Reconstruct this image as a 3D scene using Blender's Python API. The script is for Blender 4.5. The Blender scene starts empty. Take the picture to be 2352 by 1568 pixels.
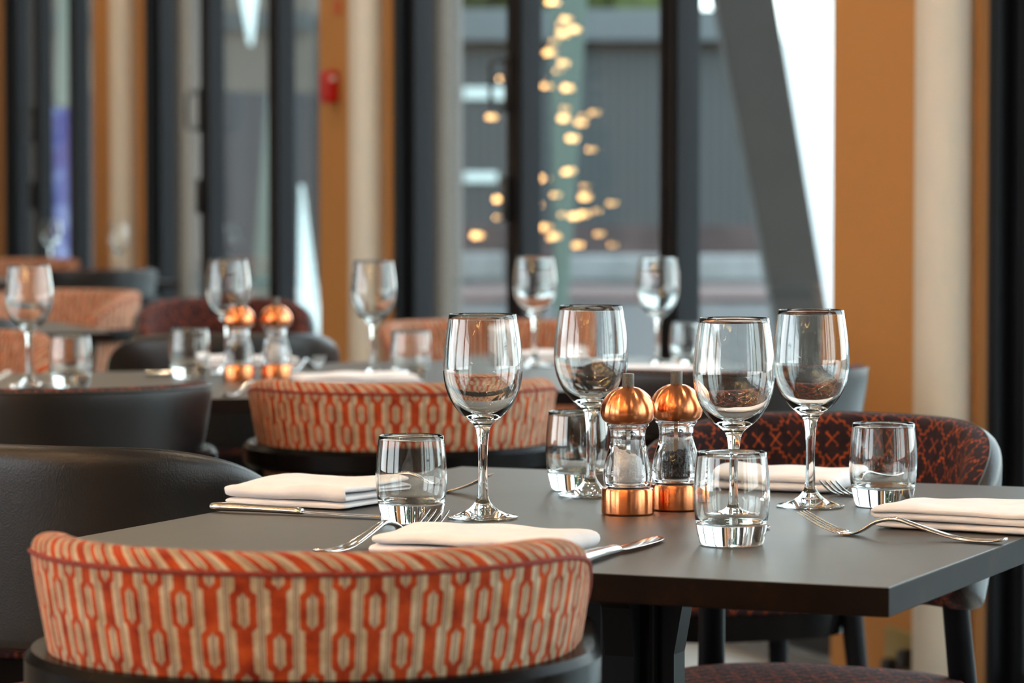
import bpy, bmesh, math, random
from mathutils import Vector, Matrix, noise
random.seed(7)
PI = math.pi
sc = bpy.context.scene
C = sc.collection

# ------------------------------------------------------------------ camera
F = 7650.0            # focal length in pixels of the 2352-wide frame
CAMZ = 1.09
cam_d = bpy.data.cameras.new('camera'); cam = bpy.data.objects.new('camera', cam_d); C.objects.link(cam)
cam_d.sensor_width = 36.0; cam_d.lens = 36.0 * F / 2352.0
cam_d.clip_start = 0.05; cam_d.clip_end = 400
PITCH = math.atan(348.0 / F)
cam.location = (0, 0, CAMZ); cam.rotation_euler = (PI/2 - PITCH, 0, 0)
cam_d.dof.use_dof = True; cam_d.dof.focus_distance = 3.38; cam_d.dof.aperture_fstop = 7.6
sc.camera = cam
# ------------------------------------------------------------------ world
W = bpy.data.worlds.new('world'); sc.world = W; W.use_nodes = True
wn = W.node_tree; wn.nodes.clear()
wo = wn.nodes.new('ShaderNodeOutputWorld'); wb = wn.nodes.new('ShaderNodeBackground')
wt = wn.nodes.new('ShaderNodeTexCoord'); ws = wn.nodes.new('ShaderNodeSeparateXYZ'); wr = wn.nodes.new('ShaderNodeValToRGB')
wn.links.new(wt.outputs['Generated'], ws.inputs[0]); wn.links.new(ws.outputs[2], wr.inputs[0])
wr.color_ramp.elements[0].position = 0.0; wr.color_ramp.elements[0].color = (0.93, 0.985, 1.0, 1)
wr.color_ramp.elements[1].position = 0.6; wr.color_ramp.elements[1].color = (0.72, 0.83, 0.97, 1)
wn.links.new(wr.outputs[0], wb.inputs[0]); wn.links.new(wb.outputs[0], wo.inputs[0])
wb.inputs[1].default_value = 6.5
# ------------------------------------------------------------------ view and light paths
sc.view_settings.view_transform = 'Standard'; sc.view_settings.look = 'None'
sc.view_settings.gamma = 1.0; sc.view_settings.use_curve_mapping = False
sc.view_settings.exposure = -0.16
cy = sc.cycles
cy.use_denoising = True; cy.caustics_refractive = True; cy.caustics_reflective = True
cy.sample_clamp_indirect = 200.0; cy.blur_glossy = 0.3
cy.max_bounces = 14; cy.diffuse_bounces = 3; cy.glossy_bounces = 6; cy.transmission_bounces = 14; cy.transparent_max_bounces = 16

# ================================================================== helpers
def px(x, y, z):
    """point at height z seen at photo pixel x, y (level-plane approximation of the pitched camera)"""
    d = Vector(((x-1176.0)/F, 1.0, -(y-784.0)/F))
    d = Matrix.Rotation(-PITCH, 3, 'X') @ d
    t = (z-CAMZ)/d.z
    return Vector((d.x*t, d.y*t, z))

def link(name, me, m=None, parent=None, smooth=True, loc=None):
    o = bpy.data.objects.new(name, me); C.objects.link(o)
    if m is not None:
        for q in (m if isinstance(m, (list, tuple)) else [m]): me.materials.append(q)
    if parent is not None: o.parent = parent
    if loc is not None: o.location = loc
    if smooth:
        for p in me.polygons: p.use_smooth = True
    return o
def obj(name, bm, m=None, parent=None, smooth=True, loc=None, angle=None):
    bmesh.ops.recalc_face_normals(bm, faces=bm.faces)
    me = bpy.data.meshes.new(name)
    if angle is not None:
        for e in bm.edges:
            if len(e.link_faces) == 2 and e.calc_face_angle(0) > angle: e.smooth = False
    bm.to_mesh(me); bm.free()
    return link(name, me, m, parent, smooth, loc)
def thing(name, label, cat, loc=(0,0,0), rz=0, group=None):
    o = bpy.data.objects.new(name, None); C.objects.link(o)
    o.empty_display_size = 0.05
    o.location = loc; o.rotation_euler = (0, 0, rz); tag(o, label, cat, group); return o
def tag(o, label=None, cat=None, group=None, kind=None):
    if label: o['label'] = label
    if cat: o['category'] = cat
    if group: o['group'] = group
    if kind: o['kind'] = kind
    return o
def struct(o, label=None):
    o['kind'] = 'structure'
    if label: o['label'] = label
    return o
def copy_tree(o, parent=None):
    c = o.copy(); C.objects.link(c); c.parent = parent
    for ch in list(o.children): copy_tree(ch, c)
    return c
def box(bm, x0, x1, y0, y1, z0, z1, mat=None, bev=0):
    r = bmesh.ops.create_cube(bm, size=1)
    for v in r['verts']:
        v.co = Vector(((x0+x1)/2 + v.co.x*(x1-x0), (y0+y1)/2 + v.co.y*(y1-y0), (z0+z1)/2 + v.co.z*(z1-z0)))
    if bev:
        es = list({e for v in r['verts'] for e in v.link_edges})
        bmesh.ops.bevel(bm, geom=es, offset=bev, segments=2, affect='EDGES', profile=0.5)
    return r['verts']
def lathe(bm, prof, seg=48, cx=0, cy_=0, close=False):
    rings = []
    for r, z in prof:
        if r < 1e-6: rings.append([bm.verts.new((cx, cy_, z))])
        else: rings.append([bm.verts.new((cx+r*math.cos(2*PI*i/seg), cy_+r*math.sin(2*PI*i/seg), z)) for i in range(seg)])
    pairs = list(zip(rings, rings[1:]))
    if close: pairs.append((rings[-1], rings[0]))
    for a, b in pairs:
        for i in range(seg):
            j = (i+1) % seg
            if len(a) == 1 and len(b) == 1: continue
            if len(a) == 1: bm.faces.new((a[0], b[i], b[j]))
            elif len(b) == 1: bm.faces.new((a[i], a[j], b[0]))
            else: bm.faces.new((a[i], a[j], b[j], b[i]))
def smooth_prof(pts, n=6):
    """Catmull-Rom through (r,z) points"""
    out = []
    P = [pts[0]] + list(pts) + [pts[-1]]
    for i in range(1, len(P)-2):
        p0, p1, p2, p3 = P[i-1], P[i], P[i+1], P[i+2]
        for k in range(n):
            t = k/n
            out.append(tuple(0.5*((2*p1[j]) + (-p0[j]+p2[j])*t + (2*p0[j]-5*p1[j]+4*p2[j]-p3[j])*t*t + (-p0[j]+3*p1[j]-3*p2[j]+p3[j])*t**3) for j in range(len(p1))))
    out.append(tuple(pts[-1])); return out
def tube(bm, pts, rads, seg=12, flat=None):
    pts = [Vector(p) for p in pts]; rings = []
    up = Vector((0,0,1))
    for i, p in enumerate(pts):
        t = (pts[min(i+1, len(pts)-1)] - pts[max(i-1, 0)]).normalized()
        u = up if abs(t.z) < 0.9 else Vector((1,0,0))
        a = t.cross(u).normalized(); b = a.cross(t).normalized()
        r = rads[i] if isinstance(rads, (list, tuple)) else rads
        ra, rb = (r, r) if not isinstance(r, (list, tuple)) else r
        rings.append([bm.verts.new(p + a*ra*math.cos(2*PI*k/seg) + b*rb*math.sin(2*PI*k/seg)) for k in range(seg)])
    for r0, r1 in zip(rings, rings[1:]):
        for k in range(seg):
            bm.faces.new((r0[k], r0[(k+1)%seg], r1[(k+1)%seg], r1[k]))
    bm.faces.new(rings[0]); bm.faces.new(rings[-1][::-1])

# ================================================================== materials
class E:
    def __init__(s, nt, v): s.nt = nt; s.v = v
    def _m(s, op, *a, clamp=False):
        n = s.nt.nodes.new('ShaderNodeMath'); n.operation = op; n.use_clamp = clamp
        for i, q in enumerate((s,)+a):
            q = q.v if isinstance(q, E) else q
            if isinstance(q, (int, float)): n.inputs[i].default_value = q
            else: s.nt.links.new(q, n.inputs[i])
        return E(s.nt, n.outputs[0])
    def __add__(s, o): return s._m('ADD', o)
    def __radd__(s, o): return s._m('ADD', o)
    def __sub__(s, o): return s._m('SUBTRACT', o)
    def __rsub__(s, o): return E(s.nt, o)._m('SUBTRACT', s)
    def __mul__(s, o): return s._m('MULTIPLY', o)
    def __rmul__(s, o): return s._m('MULTIPLY', o)
    def __truediv__(s, o): return s._m('DIVIDE', o)
    def abs(s): return s._m('ABSOLUTE')
    def floor(s): return s._m('FLOOR')
    def fract(s): return s._m('FRACT')
    def min(s, o): return s._m('MINIMUM', o)
    def max(s, o): return s._m('MAXIMUM', o)
    def lt(s, o): return s._m('LESS_THAN', o)
    def gt(s, o): return s._m('GREATER_THAN', o)
    def soft(s, w):   # 1 where s<0, fading over w
        return (0.5 - s/w)._m('MAXIMUM', 0.0)._m('MINIMUM', 1.0)
def newmat(name):
    m = bpy.data.materials.new(name); m.use_nodes = True; nt = m.node_tree
    b = nt.nodes['Principled BSDF']; return m, nt, b
def mixc(nt, fac, a, b):
    n = nt.nodes.new('ShaderNodeMix'); n.data_type = 'RGBA'
    f = fac.v if isinstance(fac, E) else fac
    if isinstance(f, (int, float)): n.inputs[0].default_value = f
    else: nt.links.new(f, n.inputs[0])
    for i, q in ((6, a), (7, b)):
        if isinstance(q, tuple): n.inputs[i].default_value = (*q, 1) if len(q) == 3 else q
        else: nt.links.new(q, n.inputs[i])
    return n.outputs[2]
def noise_tex(nt, scale, detail=3, rough=0.5, coord='Object', vec=None, dist=0):
    n = nt.nodes.new('ShaderNodeTexNoise'); n.inputs['Scale'].default_value = scale
    n.inputs['Detail'].default_value = detail; n.inputs['Roughness'].default_value = rough; n.inputs['Distortion'].default_value = dist
    if vec is None:
        t = nt.nodes.new('ShaderNodeTexCoord'); vec = t.outputs[coord]
    nt.links.new(vec, n.inputs['Vector']); return n.outputs[0]
def ramp(nt, sock, stops):
    r = nt.nodes.new('ShaderNodeValToRGB'); nt.links.new(sock.v if isinstance(sock, E) else sock, r.inputs[0])
    el = r.color_ramp.elements
    while len(el) > 1: el.remove(el[-1])
    el[0].position = stops[0][0]; el[0].color = (*stops[0][1], 1)
    for p, c in stops[1:]:
        e = el.new(p); e.color = (*c, 1)
    return r.outputs[0]
def bump(nt, b, height, strength=0.3, dist=0.001):
    n = nt.nodes.new('ShaderNodeBump'); n.inputs['Strength'].default_value = strength; n.inputs['Distance'].default_value = dist
    nt.links.new(height.v if isinstance(height, E) else height, n.inputs['Height']); nt.links.new(n.outputs[0], b.inputs['Normal'])
def simple(name, col, rough=0.5, metal=0.0, nscale=0, namt=0.15, bmp=0, coord='Object', spec=None, sheen=0):
    m, nt, b = newmat(name)
    b.inputs['Roughness'].default_value = rough; b.inputs['Metallic'].default_value = metal
    if spec is not None: b.inputs['Specular IOR Level'].default_value = spec
    if sheen: b.inputs['Sheen Weight'].default_value = sheen
    if nscale:
        n = noise_tex(nt, nscale, 4, 0.6, coord)
        lo = tuple(c*(1-namt) for c in col); hi = tuple(min(1, c*(1+namt)) for c in col)
        nt.links.new(ramp(nt, n, [(0.3, lo), (0.7, hi)]), b.inputs['Base Color'])
        if bmp: bump(nt, b, n, bmp, 0.002)
    else: b.inputs['Base Color'].default_value = (*col, 1)
    return m
def uv_xy(nt):
    t = nt.nodes.new('ShaderNodeTexCoord'); s = nt.nodes.new('ShaderNodeSeparateXYZ'); nt.links.new(t.outputs['UV'], s.inputs[0])
    return E(nt, s.outputs[0]), E(nt, s.outputs[1]), t.outputs['UV']

# glass for drinking vessels
def glass_mat(name, col=(1,1,1), ior=1.5, rough=0.0):
    m, nt, b = newmat(name)
    nt.nodes.remove(b); g = nt.nodes.new('ShaderNodeBsdfGlass'); g.inputs['Color'].default_value = (*col, 1)
    g.inputs['IOR'].default_value = ior; g.inputs['Roughness'].default_value = rough
    nt.links.new(g.outputs[0], nt.nodes['Material Output'].inputs[0]); return m
M_GLASS = glass_mat('clear_glass', (0.99, 0.995, 0.99), 1.5)
M_ACRYL = glass_mat('clear_acrylic', (0.98, 0.985, 0.99), 1.47)
def pane_mat():
    m, nt, b = newmat('window_glass'); nt.nodes.remove(b)
    t = nt.nodes.new('ShaderNodeBsdfTransparent'); t.inputs[0].default_value = (0.90, 0.945, 0.93, 1)
    g = nt.nodes.new('ShaderNodeBsdfGlossy'); g.inputs['Roughness'].default_value = 0.0; g.inputs[0].default_value = (1,1,1,1)
    gm = nt.nodes.new('ShaderNodeNewGeometry'); dp = nt.nodes.new('ShaderNodeVectorMath'); dp.operation = 'DOT_PRODUCT'
    nt.links.new(gm.outputs['Normal'], dp.inputs[0]); nt.links.new(gm.outputs['Incoming'], dp.inputs[1])
    c1 = 1.0 - E(nt, dp.outputs['Value']).abs(); c2 = c1*c1; fr = c2*c2*c1*0.96 + 0.04      # Schlick reflectance, the same from both faces
    x = nt.nodes.new('ShaderNodeMixShader'); nt.links.new(fr.v, x.inputs[0]); nt.links.new(t.outputs[0], x.inputs[1]); nt.links.new(g.outputs[0], x.inputs[2])
    nt.links.new(x.outputs[0], nt.nodes['Material Output'].inputs[0]); return m
M_PANE = pane_mat()

def orange_fabric():
    m, nt, b = newmat('orange_hexagon_velvet')
    u, v, uvs = uv_xy(nt)
    # weave wobble
    wob = E(nt, noise_tex(nt, 260, 2, 0.5, vec=uvs))
    u = u + (wob-0.5)*0.0016; v = v + (wob-0.5)*0.003
    p, T = 0.0240, 0.0640
    cu = u/p; ci = cu.floor(); fu = (cu.fract()-0.5).abs()*p
    par = (ci*0.5).fract()          # 0 or .5
    fv = (v/T + par).fract()
    def hexd(c, w, h, slope):
        dy = (fv-c).abs()*T
        return fu - (w - (dy-h).max(0.0)*slope)
    outer = hexd(0.25, 0.0094, 0.0128, 1.05); inner = hexd(0.25, 0.0040, 0.0098, 0.85)
    solid = hexd(0.75, 0.0056, 0.0162, 1.2)
    w = 0.0009
    ring = outer.soft(w) * (1.0 - inner.soft(w)); sol = solid.soft(w) * (1.0 - inner.soft(w))
    red = ring.max(sol)
    # thin dark threads in the cream ground
    su = (u/p*2.0 + 0.5).fract()
    line = ((su-0.42).abs()-0.034).soft(0.03).max(((su-0.60).abs()-0.028).soft(0.03))*0.92
    line2 = (((su-0.5).abs()-0.16)).soft(0.06)*0.30
    fib = E(nt, noise_tex(nt, 1400, 2, 0.6, vec=uvs)); patch = E(nt, noise_tex(nt, 45, 3, 0.5, vec=uvs))
    cream = ramp(nt, patch, [(0.35, (0.36, 0.26, 0.15)), (0.65, (0.54, 0.44, 0.31))])
    cream = mixc(nt, line2, cream, (0.36, 0.25, 0.17))
    cream = mixc(nt, line, cream, (0.10, 0.055, 0.055))
    org = ramp(nt, patch, [(0.3, (0.20, 0.016, 0.005)), (0.6, (0.44, 0.060, 0.010)), (0.8, (0.56, 0.11, 0.018))])
    col = mixc(nt, red, cream, org)
    nt.links.new(col, b.inputs['Base Color'])
    b.inputs['Roughness'].default_value = 0.85; b.inputs['Sheen Weight'].default_value = 0.07; b.inputs['Sheen Roughness'].default_value = 0.35
    b.inputs['Sheen Tint'].default_value = (1.0, 0.85, 0.75, 1); b.inputs['Specular IOR Level'].default_value = 0.2
    bump(nt, b, red*0.6 + fib*0.5, 0.5, 0.0012)
    return m
def purple_fabric():
    m, nt, b = newmat('aubergine_lattice_velvet')
    u, v, uvs = uv_xy(nt)
    wob = E(nt, noise_tex(nt, 220, 2, 0.5, vec=uvs)); u = u + (wob-0.5)*0.0035; v = v + (wob-0.5)*0.0035
    T = 0.057
    x = ((u/T).fract()-0.5).abs(); y = ((v/T).fract()-0.5).abs()
    sd = (x-0.29).max(y-0.10).min((x-0.10).max(y-0.29)).min((x-0.20).max(y-0.20))
    l1 = (sd.abs()-0.018).soft(0.018)
    ln = l1
    for (ax, ay) in ((0.5, 0.5), (0.5, 0.10), (0.10, 0.5)):
        X = (x-ax).abs(); Y = (y-ay).abs()
        if ax == 0.10: X = (x-0.0).abs()
        if ay == 0.10: Y = (y-0.0).abs()
        cr = ((X-Y).abs()-0.020).max(X.max(Y)-0.135)
        knob = ((X-0.135).abs().max((Y-0.135).abs())-0.026)
        ln = ln.max(cr.soft(0.018)).max(knob.soft(0.018))
    wear = E(nt, noise_tex(nt, 60, 3, 0.6, vec=uvs))
    lint = (wear*2.4-0.6)._m('MINIMUM', 1.0)._m('MAXIMUM', 0.12)
    base = ramp(nt, wear, [(0.3, (0.010, 0.004, 0.006)), (0.7, (0.028, 0.011, 0.014))])
    col = mixc(nt, ln*lint, base, (0.50, 0.085, 0.012))
    nt.links.new(col, b.inputs['Base Color'])
    b.inputs['Roughness'].default_value = 0.8; b.inputs['Sheen Weight'].default_value = 0.03; b.inputs['Sheen Roughness'].default_value = 0.4
    b.inputs['Sheen Tint'].default_value = (0.9, 0.7, 0.8, 1); b.inputs['Specular IOR Level'].default_value = 0.2
    fib = E(nt, noise_tex(nt, 1000, 2, 0.6, vec=uvs)); bump(nt, b, fib, 0.5, 0.001)
    return m
def leather():
    m, nt, b = newmat('grey_leather')
    t = nt.nodes.new('ShaderNodeTexCoord')
    vo = nt.nodes.new('ShaderNodeTexVoronoi'); vo.inputs['Scale'].default_value = 420; vo.feature = 'F1'
    nt.links.new(t.outputs['Object'], vo.inputs['Vector'])
    b.inputs['Base Color'].default_value = (0.070, 0.066, 0.064, 1); b.inputs['Roughness'].default_value = 0.38
    b.inputs['Specular IOR Level'].default_value = 0.45
    n = noise_tex(nt, 9, 2, 0.5); 
    nt.links.new(ramp(nt, n, [(0.3, (0.008, 0.0072, 0.0072)), (0.7, (0.012, 0.0105, 0.0105))]), b.inputs['Base Color'])
    bump(nt, b, E(nt, vo.outputs['Distance']), 0.28, 0.0007); return m
def table_mat():
    m, nt, b = newmat('stone_grey_laminate')
    n = noise_tex(nt, 28, 6, 0.65); f = noise_tex(nt, 900, 2, 0.5)
    nt.links.new(ramp(nt, n, [(0.3, (0.041, 0.037, 0.033)), (0.7, (0.052, 0.047, 0.042))]), b.inputs['Base Color'])
    b.inputs['Roughness'].default_value = 0.40; b.inputs['Specular IOR Level'].default_value = 0.5
    bump(nt, b, f, 0.12, 0.0004); return m
def edge_mat():
    m, nt, b = newmat('dark_bronze_edging')
    n = noise_tex(nt, 14, 6, 0.7)
    nt.links.new(ramp(nt, n, [(0.35, (0.006, 0.0042, 0.004)), (0.58, (0.011, 0.0068, 0.005)), (0.75, (0.030, 0.013, 0.007))]), b.inputs['Base Color'])
    b.inputs['Specular IOR Level'].default_value = 0.05
    b.inputs['Roughness'].default_value = 0.45; return m
def copper(name='brushed_copper'):
    m, nt, b = newmat(name)
    b.inputs['Base Color'].default_value = (0.90, 0.33, 0.14, 1); b.inputs['Metallic'].default_value = 1
    b.inputs['Roughness'].default_value = 0.19; b.inputs['Anisotropic'].default_value = 0.97; b.inputs['Anisotropic Rotation'].default_value = 0.25
    tn = nt.nodes.new('ShaderNodeTangent'); tn.direction_type = 'RADIAL'; tn.axis = 'Z'; nt.links.new(tn.outputs[0], b.inputs['Tangent'])
    t = nt.nodes.new('ShaderNodeTexCoord'); mp = nt.nodes.new('ShaderNodeMapping'); mp.inputs['Scale'].default_value = (40, 40, 9000)
    nt.links.new(t.outputs['Object'], mp.inputs['Vector']); n = noise_tex(nt, 1.0, 2, 0.5, vec=mp.outputs[0])
    bump(nt, b, n, 0.08, 0.0002); return m
def ribbed(name, col, scale, dark=0.55):
    m, nt, b = newmat(name)
    t = nt.nodes.new('ShaderNodeTexCoord'); s = nt.nodes.new('ShaderNodeSeparateXYZ'); nt.links.new(t.outputs['Object'], s.inputs[0])
    x = E(nt, s.outputs[0]); st = ((x*scale).fract()-0.5).abs(); k = (st-0.33).soft(0.12)
    n = noise_tex(nt, 1.5, 4, 0.6)
    c = mixc(nt, k, tuple(q*dark for q in col), col)
    c = mixc(nt, E(nt, n)*0.35, c, tuple(q*0.6 for q in col))
    nt.links.new(c, b.inputs['Base Color']); b.inputs['Roughness'].default_value = 0.7; return m
def linen():
    m, nt, b = newmat('white_linen')
    t = nt.nodes.new('ShaderNodeTexCoord'); mp = nt.nodes.new('ShaderNodeMapping'); mp.inputs['Scale'].default_value = (1,1,1)
    nt.links.new(t.outputs['Object'], mp.inputs['Vector'])
    n = noise_tex(nt, 1500, 1, 0.5, vec=mp.outputs[0]); w = noise_tex(nt, 40, 3, 0.5)
    nt.links.new(ramp(nt, w, [(0.3, (0.84, 0.82, 0.84)), (0.7, (0.90, 0.88, 0.90))]), b.inputs['Base Color'])
    b.inputs['Roughness'].default_value = 0.95; b.inputs['Specular IOR Level'].default_value = 0.1; b.inputs['Sheen Weight'].default_value = 0.1
    bump(nt, b, E(nt, n)*0.5 + E(nt, w)*0.8, 0.25, 0.0008); return m
def emis(name, col, s):
    m, nt, b = newmat(name); nt.nodes.remove(b); e = nt.nodes.new('ShaderNodeEmission'); e.inputs[0].default_value = (*col, 1); e.inputs[1].default_value = s
    nt.links.new(e.outputs[0], nt.nodes['Material Output'].inputs[0]); m.cycles.emission_sampling = 'NONE'; return m

M_ORANGE = orange_fabric(); M_PURPLE = purple_fabric(); M_LEATHER = leather()
M_RAIL = simple('black_stained_wood', (0.005, 0.0042, 0.004), 0.26, nscale=30, namt=0.3, spec=0.05)
M_LEG = simple('charcoal_wood', (0.006, 0.006, 0.0075), 0.38, nscale=20, namt=0.2, spec=0.06)
M_TOP = table_mat(); M_EDGE = edge_mat()
M_IRON = simple('black_powder_coat', (0.0035, 0.0035, 0.004), 0.42, nscale=200, namt=0.2, spec=0.08)
M_COPPER = copper()
M_STEEL = simple('polished_steel', (0.62, 0.60, 0.58), 0.13, 1.0)
M_KNURL = simple('knurled_steel', (0.12, 0.11, 0.095), 0.34, 1.0, nscale=900, namt=0.3, bmp=0.5)
M_PIPE = simple('rust_red_piping', (0.20, 0.020, 0.008), 0.8, nscale=300, namt=0.3)
M_SALT = simple('salt_crystals', (0.95, 0.95, 0.96), 0.7, nscale=500, namt=0.12, bmp=0.8)
M_PEPPER = simple('peppercorns', (0.026, 0.018, 0.014), 0.5, nscale=400, namt=0.6, bmp=0.5)
M_PLASTIC = simple('white_plastic', (0.75, 0.75, 0.72), 0.4)
M_BLACKPL = simple('black_plastic', (0.015, 0.015, 0.016), 0.35)
M_LINEN = linen()
M_CREAM = simple('cream_painted_steel', (0.56, 0.50, 0.41), 0.5, nscale=3, namt=0.03)
M_OCHRE = simple('ochre_paint', (0.43, 0.185, 0.045), 0.75, nscale=300, namt=0.04, bmp=0.05)
M_FRAME = simple('black_aluminium', (0.004, 0.005, 0.0075), 0.38, nscale=5, namt=0.1, spec=0.22)
M_FLOOR = simple('beige_stone_floor', (0.27, 0.235, 0.195), 0.4, nscale=2.5, namt=0.12)
M_WALL = simple('brown_plaster', (0.11, 0.065, 0.038), 0.8, nscale=3, namt=0.1)
M_CEIL = simple('pale_ceiling', (0.36, 0.32, 0.28), 0.9, nscale=2, namt=0.05)
M_BULB = emis('warm_bulb', (1.0, 0.52, 0.18), 34.0)
M_BULB2 = emis('warm_bulb_small', (1.0, 0.50, 0.15), 130.0)
M_RED = simple('red_plastic', (0.45, 0.004, 0.003), 0.35)
M_WHITE = simple('white_board', (0.75, 0.85, 0.85), 0.6)
M_BRASS = simple('aged_brass', (0.36, 0.27, 0.10), 0.45, 0.6)

# ================================================================== window wall frame of reference
WD = Vector((-0.3490, 0.9371, 0)); WN = Vector((0.9371, 0.3490, 0))   # along the wall (away), and outwards
W0 = Vector((3.54, 0, 0)); WR = math.atan2(WD.y, WD.x)               # wall-local x axis = along the wall
def wz(Z): return Z/0.9371                                            # distance along the wall at depth Z
def wall_obj(o): o.location = W0; o.rotation_euler = (0,0,WR); return o
# in wall-local coordinates: x = along wall (away from camera), y = +inwards (left of direction) ; outward = -y
CEILZ = 3.1
# ---- floor, ceiling, other walls
bm = bmesh.new(); box(bm, -6.5, 3.9, -5, 26, -0.12, 0.0)
# cut off the part beyond the window wall
bmesh.ops.bisect_plane(bm, geom=bm.verts[:]+bm.edges[:]+bm.faces[:], plane_co=W0+WN*0.10, plane_no=WN, clear_outer=True)
bmesh.ops.holes_fill(bm, edges=[e for e in bm.edges if len(e.link_faces) == 1])
struct(obj('floor', bm, M_FLOOR, smooth=False))
bm = bmesh.new(); box(bm, -6.6, 6, -5, 26, CEILZ, CEILZ+0.12)
bmesh.ops.bisect_plane(bm, geom=bm.verts[:]+bm.edges[:]+bm.faces[:], plane_co=W0+WN*0.10, plane_no=WN, clear_outer=True)
bmesh.ops.holes_fill(bm, edges=[e for e in bm.edges if len(e.link_faces) == 1])
struct(obj('ceiling', bm, M_CEIL, smooth=False))
bm = bmesh.new(); box(bm, -6.6, 5.6, -5.1, -5.0, -0.12, CEILZ); struct(obj('wall_back', bm, M_WALL, smooth=False))
bm = bmesh.new(); box(bm, -6.6, -5.9, 25.9, 26.0, -0.12, CEILZ); struct(obj('wall_far', bm, M_WALL, smooth=False))
bm = bmesh.new()      # left wall with window openings
for (y0, y1, z0, z1) in ((-5,26,0,0.5),(-5,26,2.7,CEILZ),(-5,-4,0.5,2.7),(-1.0,-0.4,0.5,2.7),(2.6,3.4,.5,2.7),(6.4,26,.5,2.7)):
    box(bm, -6.6, -6.5, y0, y1, z0, z1)
struct(obj('wall_left', bm, M_WALL, smooth=False))

# ---- header above the doors, and piers with cream columns
def wbox(bm, s0, s1, i0, i1, z0, z1, bev=0): return box(bm, s0, s1, i0, i1, z0, z1, bev=bev)   # i = inward offset from glass plane
bm = bmesh.new(); wbox(bm, wz(-5.6), wz(26), -0.018, 0.08, 2.72, CEILZ); struct(wall_obj(obj('wall_right', bm, M_OCHRE, smooth=False)))
PIERS = [(16.4, 15.68), (13.97, 13.17), (10.96, 10.27), (7.36, 6.735), (3.7, 3.05), (0.05, -0.6), (-3.6, -4.25)]
COLZ = [15.95, 13.15, 10.24, 6.73, 3.05, -.6, -4.2]
for k, (za, zb) in enumerate(PIERS):
    bm = bmesh.new(); wbox(bm, wz(zb+0.03), wz(za+0.03), -0.018, 0.085, 0, 2.72)
    p = struct(wall_obj(obj('wall_pier', bm, M_OCHRE, smooth=False)), 'ochre painted wall pier between the folding glass doors')
COLPX = [(-43, 1), (290, 1), (848, 1), (2172, 1)]
colpos = []
for xp, _ in COLPX:
    Z = 3.4098/(0.3724+(xp-1176)/F); colpos.append(((xp-1176)/F*Z, Z))
for Z in (3.07, -0.6, -4.2): colpos.append((3.4098-0.3724*Z, Z))
col0 = None
for (X, Z) in colpos:
    if col0 is None:
        bm = bmesh.new(); lathe(bm, [(0.0,0),(0.064,0),(0.064,CEILZ),(0,CEILZ)], 48)
        col0 = struct(obj('round_column', bm, M_CREAM, angle=0.8), 'slim round cream steel column in front of an ochre pier'); o = col0
    else: o = copy_tree(col0)
    o.location = (X, Z, 0)
M_TAUPE = simple('taupe_painted_steel', (0.066, 0.058, 0.052), 0.55, nscale=3, namt=0.04)
for k, (X, Z) in enumerate(colpos[:5]):  # added outside the glass, at the cream columns' mirrored positions
    bm = bmesh.new(); lathe(bm, [(0.0,-0.02),(0.061,-0.02),(0.061,3.3),(0,3.3)], 48)
    struct(obj('round_column', bm, M_TAUPE, angle=0.8, loc=(X+WN.x*0.243, Z+WN.y*0.243, 0)), 'slim taupe steel column outside the glass doors')
# ---- folding glass doors
door_n = 0
def handle_bm(s, i0, zc, hh=0.068, out=0.055, r=0.0065):
    bm = bmesh.new()
    wbox(bm, s-0.016, s+0.016, i0, i0+0.010, zc-hh-0.012, zc+hh+0.012, bev=0.004)
    pts = [(s, i0+0.008, zc-hh), (s, i0+out*0.8, zc-hh), (s, i0+out, zc-hh+0.014), (s, i0+out, zc+hh-0.014), (s, i0+out*0.8, zc+hh), (s, i0+0.008, zc+hh)]
    tube(bm, pts, r, 10); return bm
def leaf(Za, Zb, handle=False, lock=False):      # Za far, Zb near
    global door_n; door_n += 1
    a, b = wz(Za), wz(Zb); w = 0.056
    bm = bmesh.new()
    for (s0, s1) in ((b+0.002, b+w), (a-w, a-0.002)):
        wbox(bm, s0, s1, -0.012, 0.052, 0.045, 2.70, bev=0.003)
        wbox(bm, s0+0.012, s1-0.012, 0.050, 0.058, 0.045, 2.70, bev=0.002)
    wbox(bm, b+w, a-w, -0.012, 0.050, 0.045, 0.125, bev=0.003); wbox(bm, b+w, a-w, -0.012, 0.050, 2.62, 2.70, bev=0.003)
    d = wall_obj(obj('door_%d' % door_n, bm, M_FRAME, smooth=False)); struct(d, 'black aluminium folding door leaf with a tall glass pane')
    bm = bmesh.new(); wbox(bm, b+w-0.004, a-w+0.004, 0.010, 0.022, 0.12, 2.625)
    obj('glass_pane', bm, M_PANE, d, smooth=False)
    if handle:
        obj('door_handle', handle_bm(b+0.024, 0.058, 1.385), M_BLACKPL, d)
        bm = bmesh.new(); wbox(bm, b+0.008, b+0.040, 0.058, 0.078, 1.00, 1.13, bev=0.006); obj('lock_case', bm, M_BLACKPL, d)
def post(Za, Zb):
    bm = bmesh.new(); wbox(bm, wz(Zb), wz(Za), -0.02, 0.088, 0.0, 2.72, bev=0.003)
    wbox(bm, wz(Zb)+0.008, wz(Za)-0.008, 0.086, 0.092, 0.0, 2.72, bev=0.002)
    struct(wall_obj(obj('trim_%d' % (door_n+1), bm, M_FRAME, smooth=False)), 'black door jamb beside a pier')
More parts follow.
